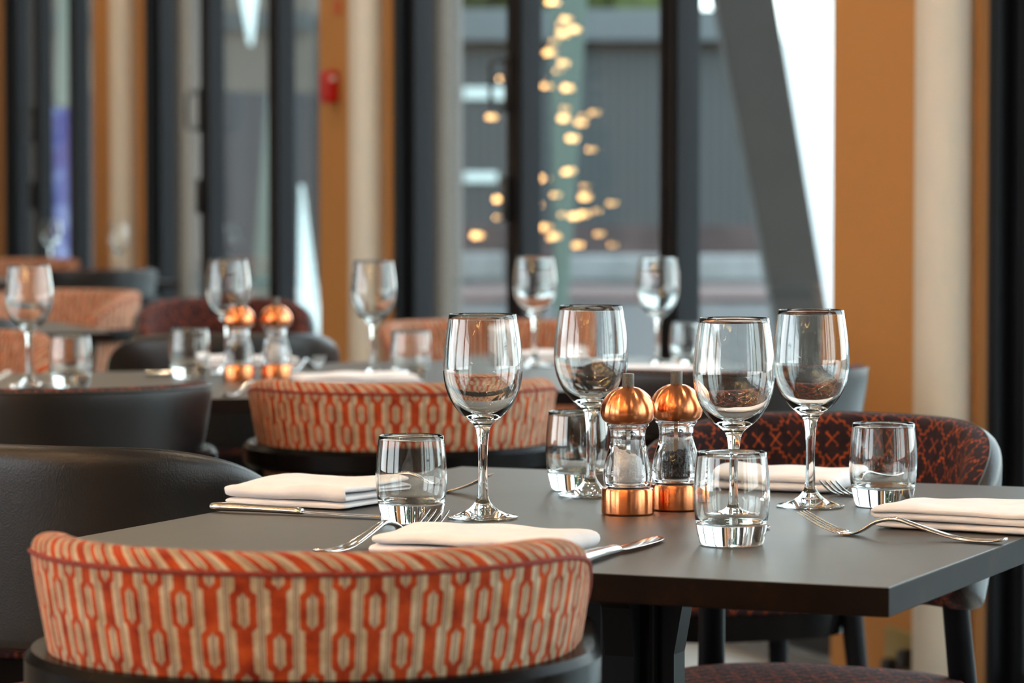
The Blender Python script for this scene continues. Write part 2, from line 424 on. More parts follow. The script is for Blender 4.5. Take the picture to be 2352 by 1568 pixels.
for zs, hd in (([19.5, 18.5, 17.5, 16.42], None), ([15.66, 15.17, 14.50, 13.99], 0), ([13.15, 12.45, 11.60, 10.98], 0), ([10.25, 9.36, 8.33, 7.38], 0),
               ([6.71, 5.75, 4.75, 3.72], None), ([3.03, 2.0, 1.05, 0.07], None), ([-0.62, -1.6, -2.6, -3.58], None)):
    if zs[0] < 19: post(zs[0]+0.012, zs[0]-0.020); zs = [zs[0]-0.022]+zs[1:]
    for k in range(3): leaf(zs[k], zs[k+1], handle=(hd == k), lock=(hd == k))
# floor track
bm = bmesh.new(); wbox(bm, wz(-4), wz(20), -0.05, 0.075, 0.0, 0.018, bev=0.003); wbox(bm, wz(-4), wz(20), -0.010, 0.045, 0.018, 0.040, bev=0.003)
struct(wall_obj(obj('trim_90', bm, simple('bare_aluminium_track', (0.25,0.26,0.27), 0.4, 0.6, nscale=30), smooth=False)), 'aluminium floor track under the folding doors')

# ---- small wall fittings
t = wall_obj(thing('fire_alarm_call_point', 'small red fire alarm box on the ochre pier behind the middle cream column', 'fire alarm'))
bm = bmesh.new(); wbox(bm, wz(10.78), wz(10.78)+0.085, 0.086, 0.130, 1.37, 1.475, bev=0.008); hs = obj('housing', bm, M_RED, t)
bm = bmesh.new(); wbox(bm, wz(10.78)-0.004, wz(10.78)+0.02, 0.100, 0.118, 1.44, 1.456, bev=0.003); obj('indicator', bm, M_PLASTIC, hs)
bm = bmesh.new(); wbox(bm, wz(10.76), wz(10.76)+0.075, 0.086, 0.090, 1.655, 1.70)
o = wall_obj(obj('safety_sign', bm, simple('faded_red_print', (0.50,0.10,0.03), 0.6, nscale=40, namt=0.2), smooth=False)); tag(o, 'little faded red sign high on the ochre pier above the fire alarm box', 'sign')
t = wall_obj(thing('wall_socket', 'brass wall socket with two black plugs low on the ochre pier by the right column', 'socket'))
bm = bmesh.new(); wbox(bm, wz(6.97), wz(6.97)+0.17, 0.086, 0.094, 0.02, 0.16, bev=0.003); pt = obj('plate', bm, M_BRASS, t)
for s_, z_ in ((0.04, 0.105), (0.115, 0.075)):
    bm = bmesh.new(); wbox(bm, wz(6.97)+s_-0.016, wz(6.97)+s_+0.016, 0.094, 0.125, z_-0.022, z_+0.022, bev=0.007); obj('plug', bm, M_BLACKPL, pt)

# ================================================================== outside
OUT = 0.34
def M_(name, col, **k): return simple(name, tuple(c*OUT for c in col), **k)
bm = bmesh.new(); bmesh.ops.create_grid(bm, x_segments=1, y_segments=1, size=1)
for v in bm.verts: v.co = Vector((wz(-8) if v.co.x < 0 else wz(60), -0.05 if v.co.y > 0 else -3.6, -0.01))
struct(wall_obj(obj('pavement', bm, M_('pale_concrete_paving', (2.1,2.25,2.2), rough=0.8, nscale=1.5, namt=0.12), smooth=False)))
bm = bmesh.new()
vs = [bm.verts.new(p) for p in ((-30,-10,-0.03),(60,-10,-0.03),(60,120,-0.03),(-30,120,-0.03))]; bm.faces.new(vs)
bmesh.ops.bisect_plane(bm, geom=bm.verts[:]+bm.edges[:]+bm.faces[:], plane_co=W0+WN*0.06, plane_no=WN, clear_inner=True)
struct(obj('road', bm, M_('dark_asphalt', (0.010,0.013,0.016), rough=0.7, nscale=0.6, namt=0.35), smooth=False))
bm = bmesh.new(); box(bm, -14, 30, 33.0, 37.5, -0.03, 0.02); struct(obj('brick_path', bm, M_('red_brick_paving', (0.17,0.075,0.06), rough=0.8, nscale=1.2, namt=0.4), smooth=False))
# building across the street
YB = 45.0
t = thing('street_building', 'long low building across the road with grey ribbed cladding and pale fascia', 'building', (0, YB, 0))
bm = bmesh.new(); box(bm, -2.4, 3.4, 0, 6, 0, 3.0); obj('ribbed_cladding', bm, ribbed('grey_ribbed_cladding', (0.042,0.052,0.056), 8.0, 0.35), t, smooth=False)
bm = bmesh.new(); box(bm, -2.5, 3.5, -0.35, 6, 3.08, 3.50, bev=0.02); obj('fascia', bm, M_('pale_fascia', (0.21,0.26,0.28), rough=0.6, nscale=1, namt=0.05), t, smooth=False)
bm = bmesh.new(); box(bm, -2.4, 3.4, -0.06, 6, 2.96, 3.09); obj('soffit_board', bm, M_('brown_board', (0.07,0.055,0.04), rough=0.7), t, smooth=False)
bm = bmesh.new(); box(bm, -1.0, 3.4, -0.25, 0.0, 0.0, 0.62, bev=0.02); obj('base_wall', bm, M_('pinkish_render', (0.16,0.11,0.11), rough=0.8, nscale=2, namt=0.4), t, smooth=False)
t = thing('side_building', 'dark blue ribbed building with beige upper wall left of the pale fascia', 'building', (0, 43, 0))
bm = bmesh.new(); box(bm, -12.0, -2.6, 0, 6, 0, 2.35); obj('ribbed_cladding', bm, ribbed('blue_ribbed_cladding', (0.012,0.024,0.034), 3.0, 0.6), t, smooth=False)
bm = bmesh.new(); box(bm, -12.0, -2.6, 0.02, 6, 2.35, 3.14); obj('upper_wall', bm, M_('taupe_render', (0.22,0.205,0.17), rough=0.8, nscale=1, namt=0.12), t, smooth=False)
bm = bmesh.new(); box(bm, -12.0, -2.6, -0.10, 6, 3.14, 3.38); obj('gutter_band', bm, M_('slate_band', (0.07,0.105,0.115), rough=0.7), t, smooth=False)
bm = bmesh.new(); box(bm, -12.0, -2.6, 0.05, 6, 3.38, 4.4); obj('parapet', bm, M_('taupe_render_2', (0.24,0.215,0.175), rough=0.8, nscale=1, namt=0.12), t, smooth=False)
# white panels added where bright rectangles show against the facade
for (x0, x1, z0, z1, lab) in ((-0.66,-0.03,2.31,2.47,'narrow white panel high on the grey ribbed facade'), (-0.65,-0.20,1.19,1.33,'narrow white panel lower down the grey ribbed facade')):
    bm = bmesh.new(); box(bm, x0, x1, YB-0.06, YB-0.005, z0, z1, bev=0.01); tag(obj('white_panel', bm, M_('panel_white', (1.6,1.9,1.85), rough=0.5), smooth=False), lab, 'sign')
# low white kerb blocks
for k, (x0, x1, y, h) in enumerate(((0.62, 3.4, 41.0, 0.28), (-0.75, -0.1, 41.5, 0.30), (-6.3, -5.7, 40, 0.6))):
    bm = bmesh.new(); box(bm, x0, x1, y, y+0.6, -0.03, h, bev=0.03)
    tag(obj('concrete_bench', bm, M_('white_concrete_%d' % k, (0.55,0.58,0.58), rough=0.8, nscale=1.5, namt=0.3), smooth=False), ('long white concrete bench before the grey ribbed building', 'short white concrete block left of the long bench', 'pale block before the dark blue ribbed building')[k], 'bench')
bm = bmesh.new(); box(bm, 2.42, 5.2, 29.5, 29.8, -0.03, 2.95, bev=0.01)  # white wall added so the whole gap shows bright like open sky
tag(obj('white_screen_wall', bm, simple('white_render', (0.85,0.87,0.87), 0.8, nscale=1, namt=0.03), smooth=False), 'added white wall filling the bright gap left of the wide ochre pier', 'wall')
# trees behind, with extra tall ones added to darken reflections of the sky
def tree(name, x, y, h, r, label):
    t = thing(name, label, 'tree', (x, y, 0))
    bm = bmesh.new(); tube(bm, [(0,0,0),(0.05,0,h*0.3),(0,0.1,h*0.6)], [0.18,0.14,0.08], 10); obj('trunk', bm, M_BARK, t)
    bm = bmesh.new()
    for k in range(26):
        a = random.uniform(0, 2*PI); q = random.uniform(0, 1)**0.5*r; zz = h*0.62+random.uniform(-0.32, 0.38)*h
        bmesh.ops.create_icosphere(bm, subdivisions=2, radius=random.uniform(0.35,0.6)*r*0.8, matrix=Matrix.Translation((q*math.cos(a), q*math.sin(a), zz)))
    for v in bm.verts: v.co += noise.noise_vector(v.co*2.2)*0.35
    tag(obj('crown', bm, M_TREE, t), kind='stuff')
M_BARK = simple('tree_bark', (0.06,0.045,0.03), 0.9, nscale=8, namt=0.4)
M_TREE = simple('tree_leaves', (0.045,0.068,0.012), 0.8, nscale=3.0, namt=0.6)
for x, y, h, r, lab in ((1.6, 57, 8.5, 2.2, 'bushy green tree rising behind the pale fascia'), (-3.4, 58, 9.5, 2.2, 'rounder green tree behind the left end of the low building'),
                        (-8.6, 60, 11, 2.2, 'tall green tree behind the blue ribbed building'), (-15.0, 60, 12, 2.6, 'broad green tree at the far left behind the blue ribbed building'), (-1.0, 64, 12.5, 2.3, 'tallest tree, behind the gap between the two low buildings')):
    tree('broadleaf_tree', x, y, h, r, lab)
# raking concrete struts
def strut(p0, p1, w0, w1, d, m, lab):
    """slanting column from foot p0 to head p1 (x,y,z)"""
    bm = bmesh.new(); p0, p1 = Vector(p0), Vector(p1); fr = []
    for p, w in ((p0, w0), (p1, w1)):
        fr.append([bm.verts.new(p+Vector(q)) for q in ((-w/2,-d/2,0),(w/2,-d/2,0),(w/2,d/2,0),(-w/2,d/2,0))])
    for k in range(4): bm.faces.new((fr[0][k], fr[0][(k+1)%4], fr[1][(k+1)%4], fr[1][k]))
    bm.faces.new(fr[0]); bm.faces.new(fr[1])
    bmesh.ops.bevel(bm, geom=bm.edges[:], offset=0.008, segments=1, affect='EDGES')
    return tag(obj('raking_column', bm, m, smooth=False), lab, 'column')
def sp(x, y, Z): q = px(x, y, 0); return ((x-1176)/F*Z, Z, CAMZ-(y-436)/F*Z)
M_CONC = simple('weathered_concrete', (0.016,0.0135,0.011), 0.85, nscale=2.2, namt=0.35)
M_PALEC = simple('pale_green_concrete', (0.10,0.135,0.115), 0.8, nscale=1.5, namt=0.08)
M_WHITEC = simple('white_painted_concrete', (0.78,0.90,0.88), 0.8, nscale=1.5, namt=0.05)
def strut_px(xa, ya, wa, xb, yb, wb, Z, d, m, lab):   # centre x, height and width of the head (a) and foot (b), read off in the photo's pixels
    za, zb = CAMZ-(ya-436)/F*Z, max(-0.02, CAMZ-(yb-436)/F*Z)
    return strut(((xb-1176)/F*Z, Z, zb), ((xa-1176)/F*Z, Z, za), wb/F*Z, wa/F*Z, d, m, lab)
strut_px(1626, -430, 146, 1895, 1050, 112, 13.6, 0.30, M_CONC, 'dark weathered concrete column leaning across the view beside the bright gap')
strut_px(1312, -430, 120, 1284, 960, 10, 15.2, 0.2, M_PALEC, 'pale green tapering column behind the middle glass door')
strut_px(626, 215, 16, 600, 700, 42, 30.0, 0.3, M_PALEC, 'pale green sloping column behind the narrow glass door left of the fire alarm')
strut_px(693, 425, 2, 712, 770, 52, 24.0, 0.3, M_WHITEC, 'white wedge widening downwards just left of the fire alarm pier')
strut_px(570, -120, 66, 577, 105, 3, 26.0, 0.3, M_WHITEC, 'white hanging wedge above the dark blue ribbed building')
strut_px(168, -200, 36, 158, 245, 48, 32.0, 0.3, M_PALEC, 'pale green column behind the leftmost glass door')
# blue banner
t = thing('blue_banner', 'blue upright banner standing outside behind the leftmost glass door', 'banner', (-2.85, 21.0, 0))
bm = bmesh.new(); box(bm, -0.10, 0.085, -0.02, 0.02, 0.3, 1.60, bev=0.01)
def banner_mat():
    m, nt, b = newmat('blue_banner_print'); n = noise_tex(nt, 5, 2, 0.5)
    nt.links.new(ramp(nt, n, [(0.42,(0.010,0.03,0.24)),(0.52,(0.03,0.09,0.34)),(0.62,(0.25,0.33,0.60))]), b.inputs['Base Color']); b.inputs['Roughness'].default_value = .5; return m
obj('banner_panel', bm, banner_mat(), t, smooth=False)
bm = bmesh.new(); tube(bm, [(-0.02,0,-0.02),(-0.02,0,0.32)], 0.03, 12); obj('stand', bm, M_IRON, t)

# ================================================================== tables
EA = Vector((0.917, -0.399, 0)).normalized(); NA = Vector((0.399, 0.917, 0)).normalized(); RA = math.atan2(EA.y, EA.x)
EB = Vector((0.94, 0.342, 0)).normalized(); NB = Vector((-0.342, 0.94, 0)).normalized(); RB = math.atan2(EB.y, EB.x)
TT = 0.75
def make_table(w, d, label, loc, rz, th=0.024, group=None):
    t = thing('dining_table', label, 'table', loc, rz, group)
    bm = bmesh.new(); box(bm, -w/2, w/2, -d/2, d/2, TT-th, TT, bev=0.0012)
    for f in bm.faces: f.material_index = 0 if f.normal.z > 0.9 else 1
    bm.normal_update()
    for f in bm.faces: f.material_index = 0 if f.normal.z > 0.9 else 1
    obj('tabletop', bm, [M_TOP, M_EDGE], t, smooth=False)
    bm = bmesh.new(); box(bm, -0.030, 0.030, -0.030, 0.030, 0.10, TT-th-0.012, bev=0.004); box(bm, -0.16, 0.16, -0.16, 0.16, TT-th-0.012, TT-th-0.0005, bev=0.003)
    obj('pedestal_post', bm, M_IRON, t, smooth=False)
    for k in range(4):       # four curved flat flanges sweeping out into feet
        bm = bmesh.new(); prof = []
        for i in range(15):
            z = 0.0 + (TT-th-0.013)*i/14
            if z < 0.56: q = (0.56-z)/0.56; xo = 0.048+0.36*q**3.0+0.09*q
            elif z > 0.63: xo = 0.048+0.10*((z-0.63)/0.10)**2
            else: xo = 0.048
            prof.append((xo, z))
        inn = [(max(0.028, xo-0.11-0.20*max(0, (0.3-z))), z) if z < 0.4 else (0.028, z) for xo, z in prof]
        fr = [[bm.verts.new((x, s*0.016, z)) for x, z in prof] for s in (-1, 1)]; fi = [[bm.verts.new((x, s*0.016, z)) for x, z in inn] for s in (-1, 1)]
        for i in range(14):
            bm.faces.new((fr[0][i], fr[0][i+1], fr[1][i+1], fr[1][i])); bm.faces.new((fi[0][i], fi[0][i+1], fi[1][i+1], fi[1][i]))
            for s in (0, 1): bm.faces.new((fr[s][i], fr[s][i+1], fi[s][i+1], fi[s][i]))
        for i in (0, 14): bm.faces.new((fr[0][i], fr[1][i], fi[1][i], fi[0][i]))
        bmesh.ops.rotate(bm, verts=bm.verts, cent=(0,0,0), matrix=Matrix.Rotation(k*PI/2+PI/4*0, 3, 'Z'))
        obj('foot', bm, M_IRON, t, smooth=False)
    return t
tabA = make_table(0.853, 0.995, 'large dark grey table in front with bronze edge, copper mills and four glasses', (0.130, 3.465, 0), RA, 0.026)
FB = Vector((-0.458, 5.43, 0))
def Bpos(e, n): p = FB+EB*e+NB*n; return (p.x, p.y, 0)
make_table(0.99, 0.85, 'grey table in the second row under the second pair of copper mills', Bpos(-0.35, 0.425), RB)
make_table(0.99, 1.02, 'grey table in the second row holding the two wine glasses nearest the glass doors', Bpos(0.647, 0.510), RB)
def corner_table(cx, cy_, w, d, rz, label):   # front-right corner given
    e = Vector((math.cos(rz), math.sin(rz), 0)); n = Vector((-e.y, e.x, 0)); c = Vector((cx, cy_, 0)) - e*w/2 + n*d/2
    return make_table(w, d, label, c, rz)
corner_table(-0.95, 7.95, 0.9, 0.75, RB, 'third row table left of the pale striped orange chair')
corner_table(-1.40, 10.35, 1.0, 0.8, RB, 'fourth row table before the far dark grey chair')
corner_table(-1.24, 12.40, 0.9, 0.72, RB, 'far table just behind the dark grey chair, with one glinting glass')
corner_table(-1.73, 13.75, 0.8, 0.75, RB, 'farthest table behind the pinkish orange chair')

# ================================================================== chairs
def shell_parts(kind, z0, zt, th, smax_ext, s0, a0=0.176, a1=0.235, thin_trim=False):
    """returns outer bmesh, inner bmesh (with uv in metres) and the line of the seam"""
    NS, half = 56, 0.235*PI/2
    arc = half+smax_ext
    prof_o = [(0.0, 0.0), (0.30, 0.0), (0.47, 0.02), (0.5, 0.10), (0.56, 0.35), (0.58, 0.6), (0.55, 0.85), (0.5, 0.94)]
    prof_i = [(0.5, 0.94), (0.42, 0.978), (0.22, 0.996), (0.0, 1.0), (-0.25, 0.995), (-0.42, 0.975), (-0.5, 0.93), (-0.56, 0.75), (-0.58, 0.5), (-0.54, 0.2), (-0.48, 0.04), (-0.3, 0.0), (0.0, 0.0)]
    if thin_trim: prof_o = prof_o[:-1]+[(0.5, 0.94), (0.42, 0.978)]; prof_i = prof_i[1:]
    if kind == 'dome':
        prof_o = prof_o[:-1]+[(0.5, 0.93), (0.42, 0.972), (0.22, 0.996), (0.15, 0.998)]; prof_i = [(0.15, 0.998)]+prof_i[3:]
    def plan(s, z):
        a = a0+(a1-a0)*(z-z0)/(zt-z0)
        sg = 1 if s >= 0 else -1; q = abs(s)
        if q < half: th_ = q/half*PI/2; p = Vector((sg*a*math.sin(th_)**0.92, -a*math.cos(th_)**0.95, 0)) if th_ > 0 else Vector((0, -a, 0))
        else: p = Vector((sg*a, (q-half), 0))
        return p
    def at(s, dd, h):
        k = abs(s)/arc; g = 1.0
        if k > s0: g = math.sqrt(max(0.0, 1-((k-s0)/(1-s0))**2.2))
        zc = z0+(zt-z0)*(0.42)
        z = z0+(zt-z0)*h; 
        z = zc+(z-zc)*max(g, 0.02) if z > zc else zc+(z-zc)*max(g, 0.02)**0.6
        if kind == 'dome': z -= 0.020*(k**2)*(h)
        g2 = 1.0 if k < 0.86 else math.sqrt(max(0.0, 1-((k-0.86)/0.14)**2))
        p = plan(s, z); e = 0.002
        q0, q1 = plan(s-e, z), plan(s+e, z); tdir = (q1-q0).normalized(); nrm = Vector((tdir.y, -tdir.x, 0))
        return p + nrm*dd*th*max(g2, 0.05) + Vector((0, 0, z))
    def build(prof):
        bm = bmesh.new(); uvl = bm.loops.layers.uv.new('UVMap'); grid = []; vv = [0]
        for (d0, h0), (d1, h1) in zip(prof, prof[1:]): vv.append(vv[-1]+math.hypot((d1-d0)*th, (h1-h0)*(zt-z0)))
        ss = [arc*math.sin(PI/2*(-1+2*i/NS)) if False else arc*(-1+2*i/NS) for i in range(NS+1)]
        for s in ss: grid.append([bm.verts.new(at(s, dd, h)) for dd, h in prof])
        for i in range(NS):
            for j in range(len(prof)-1):
                f = bm.faces.new((grid[i][j], grid[i+1][j], grid[i+1][j+1], grid[i][j+1]))
                for lp, (ii, jj) in zip(f.loops, ((i,j),(i+1,j),(i+1,j+1),(i,j+1))): lp[uvl].uv = (ss[ii]+(0.9*min(vv[jj], 0.035) if prof is prof_i else 0), vv[jj])
        return bm
    seam = [at(arc*(-1+2*i/60), *(((0.42, 0.976) if thin_trim else (0.5, 0.94)) if kind != 'dome' else (0.15, 0.997))) for i in range(1, 60)]
    return build(prof_o), build(prof_i), seam
def subsurf(o, l=2):
    m = o.modifiers.new('s', 'SUBSURF'); m.levels = l; m.render_levels = l; return o
def make_chair(name, label, kind, m_out, m_in, group=None):
    t = thing(name, label, 'chair', group=group)
    if kind == 'railed': ob, ib, seam = shell_parts('flat', 0.545, 0.812, 0.046, 0.120, 0.52, thin_trim=(m_out is M_LEATHER))
    else: ob, ib, seam = shell_parts('dome', 0.575, 0.808, 0.050, 0.055, 0.30, 0.212, 0.240)
    back_o = subsurf(obj('outer_back', ob, m_out, t), 1); subsurf(obj('inner_back', ib, m_in, t), 1)
    bm = bmesh.new(); tube(bm, seam, 0.0022 if kind == 'railed' else 0.0012, 8); obj('piping', bm, M_PIPE if m_out is M_ORANGE else m_out, back_o)
    # seat
    bm = bmesh.new(); uvl = bm.loops.layers.uv.new('UVMap')
    pr = [(0.90, 0.425), (0.985, 0.432), (1.0, 0.455), (0.985, 0.478), (0.93, 0.490), (0.7, 0.497), (0.35, 0.499), (0.02, 0.50)]
    rings = []
    def sup(a, k): c, s = math.cos(a), math.sin(a); e = 0.72; return Vector((0.225*k*math.copysign(abs(c)**e, c), 0.225*k*math.copysign(abs(s)**e, s)+0.015, 0))
    for k, z in pr: rings.append([bm.verts.new(sup(2*PI*i/40, k)+Vector((0,0,z))) for i in range(40)])
    for r0, r1 in zip(rings, rings[1:]):
        for i in range(40): bm.faces.new((r0[i], r0[(i+1)%40], r1[(i+1)%40], r1[i]))
    bm.faces.new(rings[-1]); bm.faces.new(rings[0][::-1])
    for f in bm.faces:
        for lp in f.loops: lp[uvl].uv = (lp.vert.co.x, lp.vert.co.y+lp.vert.co.z)
    obj('seat', bm, m_in, t)
    bm = bmesh.new(); r0 = [bm.verts.new(sup(2*PI*i/40, 0.93)+Vector((0,0,0.385))) for i in range(40)]; r1 = [bm.verts.new(sup(2*PI*i/40, 0.95)+Vector((0,0,0.427))) for i in range(40)]
    for i in range(40): bm.faces.new((r0[i], r0[(i+1)%40], r1[(i+1)%40], r1[i]))
    bm.faces.new(r0); bm.faces.new(r1); obj('seat_frame', bm, M_RAIL, t, angle=0.8)
    for sx in (-1, 1):
        for sy in (-1, 1):
            bm = bmesh.new()
            if sy < 0:
                zt = 0.60 if kind != 'railed' else 0.69
                tube(bm, [(sx*0.215, -0.205, 0), (sx*0.185, -0.155, 0.40), (sx*(0.172), -0.125, zt)], [0.0125, 0.020, 0.0175], 14)
            else: tube(bm, [(sx*0.215, 0.225, 0), (sx*0.185, 0.175, 0.42)], [0.0125, 0.020], 14)
            obj('leg', bm, M_LEG, t, angle=0.8)
    if kind == 'railed':
        a, pts = 0.241, []
        for i in range(49):
            s = -1+2*i/48; L = PI/2*a+0.21; q = abs(s)*L; sg = 1 if s > 0 else -1
            if q < PI/2*a: pts.append((sg*a*math.sin(q/a), -a*math.cos(q/a)))
            else: pts.append((sg*(a-0.12*(q-PI/2*a)), q-PI/2*a))
        bm = bmesh.new(); rings = []
        for i, (x, y) in enumerate(pts):
            x0, y0 = pts[max(i-1, 0)]; x1, y1 = pts[min(i+1, 48)]; tv = Vector((x1-x0, y1-y0, 0)).normalized(); n = Vector((tv.y, -tv.x, 0))
            o = Vector((x, y, 0)); hw = 0.021
            sec = [(-hw, 0.679), (hw-0.005, 0.677), (hw, 0.683), (hw, 0.705), (hw-0.006, 0.712), (-hw, 0.713)]
            rings.append([bm.verts.new(o+n*d+Vector((0,0,z))) for d, z in sec])
        for r0, r1 in zip(rings, rings[1:]):
            for k in range(6): bm.faces.new((r0[k], r0[(k+1)%6], r1[(k+1)%6], r1[k]))
        bm.faces.new(rings[0]); bm.faces.new(rings[-1])
        rail_o = obj('arm_rail', bm, M_RAIL, t, angle=0.6)
        for sx in (-1, 1):
            bm = bmesh.new(); tube(bm, [(sx*0.205, 0.105, 0.42), (sx*0.238, 0.10, 0.682)], 0.013, 12); obj('arm_post', bm, M_LEG, rail_o, angle=0.8)
    return t
def place(t, cx, cy_, fx, fy):
    t.scale = (0.92, 0.92, 1.0)
    t.location = (cx, cy_, 0); t.rotation_euler = (0, 0, math.atan2(fy, fx)-PI/2)
ch_or = make_chair('dining_chair', 'orange hexagon patterned chair nearest the camera, black arm rail round its back', 'railed', M_ORANGE, M_ORANGE)
place(ch_or, -0.165, 2.772, 0.12, 0.99); ch_or.location.z = 0
c = copy_tree(ch_or); c['label'] = 'orange hexagon patterned chair seen from behind between the two front tables'; place(c, -0.165, 5.02, -0.05, 1.0)
c = copy_tree(ch_or); c['label'] = 'orange patterned chair facing us across the second row, half hidden behind wine glasses'; place(c, -0.045, 7.0, 0.20, -0.98)
c = copy_tree(ch_or); c['label'] = 'orange patterned chair cut by the left edge, just behind the leftmost wine glass'; place(c, -1.12, 6.47, 0.3, -0.95)
c = copy_tree(ch_or); c['label'] = 'pale striped orange chair turned sideways far back at the left, with dark blue rail'; place(c, -1.26, 9.15, -0.55, -0.83)
c = copy_tree(ch_or); c['label'] = 'farthest pinkish orange chair at the left edge, below the first glinting glass'; place(c, -1.97, 13.36, -0.1, -1)
ch_pr = make_chair('dining_chair', 'grey leather chair with patterned top edge and black rail, cut by the left edge', 'railed', M_LEATHER, M_PURPLE)
place(ch_pr, -0.675, 4.88, -0.30, 0.95)
c = copy_tree(ch_pr); c['label'] = 'grey leather chair back before the ochre wall, behind the aubergine patterned chair'; place(c, 0.335, 5.35, -0.32, 0.95)
c = copy_tree(ch_pr); c['label'] = 'dark grey chair far back at the left, below the second glinting glass'; place(c, -1.50, 11.9, -0.1, 1)
ch_p = make_chair('dining_chair', 'aubergine lattice patterned chair with grey leather rim behind the front table', 'tub', M_LEATHER, M_PURPLE)
place(ch_p, 0.350, 4.02, -0.41, -0.91)
c = copy_tree(ch_p); c['label'] = 'big smooth grey leather chair at the lower left beside the front table'; place(c, -0.462, 3.89, 0.42, 0.90)
c = copy_tree(ch_p); c['label'] = 'grey leather tub chair behind the left pair of copper mills'; place(c, -0.59, 6.78, -0.2, 0.98)
c = copy_tree(ch_p); c['label'] = 'dark red patterned chair behind the left taupe column and copper mills'; place(c, -0.74, 8.55, 0.1, -1)
c = copy_tree(ch_p); c['label'] = 'grey chair cut by the left edge behind the leftmost wine glass bowl'; place(c, -1.30, 7.55, -0.1, 1)

# ================================================================== glassware
wine_out = [(0.0,0.0),(0.0345,0.0002),(0.0362,0.0012),(0.0360,0.0022),(0.027,0.0042),(0.016,0.0085),(0.0095,0.0145),(0.0062,0.021),(0.0052,0.032),(0.0048,0.055),(0.0052,0.075),(0.0066,0.088),(0.0092,0.096),(0.0150,0.1015),(0.0235,0.1085),(0.0320,0.1195),(0.0383,0.1340),(0.0412,0.1500),(0.0411,0.1640),(0.0392,0.1840),(0.0350,0.2110)]
wine_in = [(0.0343,0.2110),(0.0381,0.1840),(0.0399,0.1640),(0.0400,0.1500),(0.0370,0.1350),(0.0305,0.1215),(0.0218,0.1120),(0.0120,0.1065),(0.0,0.1045)]
def wine_bm():
    bm = bmesh.new(); a = smooth_prof(wine_out[1:], 4); b = smooth_prof(wine_in, 4); b[-1] = (0.0, b[-1][1])
    lathe(bm, [(0,0)]+a+[(0.03465, 0.2113)]+b, 64); return bm
tum_out = [(0.0290,0.0),(0.0305,0.0012),(0.0318,0.006),(0.0340,0.017),(0.0359,0.032),(0.0367,0.048),(0.0359,0.066),(0.0334,0.0885)]
tum_in = [(0.0320,0.0885),(0.0344,0.066),(0.0352,0.048),(0.0342,0.033),(0.0318,0.0225),(0.0270,0.0202),(0.014,0.0192),(0.0,0.0188)]
def tum_bm():
    bm = bmesh.new(); a = smooth_prof(tum_out, 4); b = smooth_prof(tum_in, 4); b[-1] = (0.0, b[-1][1])
    lathe(bm, [(0,0)]+a+[(0.0328, 0.0891)]+b, 64); return bm
wg = None
GLZ = TT+0.0006
def wine(x, y, label, p=None, group=None):
    global wg
    if wg is None: wg = obj('wine_glass', wine_bm(), M_GLASS); o = wg
    else: o = copy_tree(wg)
    q = px(x, y, TT) if p is None else Vector(p); o.location = (q.x, q.y, GLZ); tag(o, label, 'wine glass', group); return o
tg = None
def tumbler(x, y, label, p=None, group=None):
    global tg
    if tg is None: tg = obj('tumbler', tum_bm(), M_GLASS); o = tg
    else: o = copy_tree(tg)
    q = px(x, y, TT) if p is None else Vector(p); o.location = (q.x, q.y, GLZ); tag(o, label, 'tumbler', group); return o
G1 = 'wine glasses on the front table'; G2 = 'tumblers on the front table'; G3 = 'wine glasses on the second row tables'; G4 = 'tumblers on the second row tables'
wine(1109, 1190, 'empty wine glass standing alone before the middle orange chair, left of the mills', group=G1)
wine(1357, 1139, 'empty wine glass behind the salt mill, its foot partly hidden by the copper base', group=G1)
wine(1685, 1213, 'empty wine glass whose stem is seen through the nearest tumbler', group=G1)
wine(1861, 1164, 'empty wine glass in front of the aubergine chair beside the fork tines', group=G1)
tumbler(945, 1200, 'short tumbler behind the front napkin, left of the lone wine glass', group=G2)
tumbler(1327, 1125, 'short tumbler farthest back, behind the salt mill and a wine glass stem', group=G2)
tumbler(1680, 1251, 'tumbler nearest the camera, overlapping the pepper mill and a wine stem', group=G2)
tumbler(2028, 1162, 'short tumbler at the right in front of the aubergine chair', group=G2)
wine(68, 889, 'blurred wine glass at the left edge of the second row', group=G3)
wine(524, 858, 'blurred wine glass behind the left pair of copper mills', group=G3)
wine(858, 866, 'blurred wine glass in front of the middle cream column', group=G3)
wine(1228, 842, 'blurred wine glass before the black door stile with the handle', group=G3)
wine(1510, 846, 'blurred wine glass at the right end of the second row', group=G3)
tumbler(162, 889, 'blurred tumbler beside the leftmost wine glass', group=G4)
tumbler(435, 868, 'blurred tumbler just left of the distant copper mills', group=G4)
tumbler(943, 874, 'blurred tumbler in front of the facing orange chair', group=G4)
tumbler(1583, 850, 'blurred tumbler peeking out left of the wine glass by the nearest tumbler', group=G4)
G5 = 'glinting glasses on the farthest table'
wine(118, 0, 'blurred bright glass left of the leftmost ochre pier on the farthest table', p=(-1.929, 13.95, 0), group=G5)
wine(272, 0, 'blurred bright glass in front of the leftmost full cream column', p=(-1.524, 12.9, 0), group=G5)

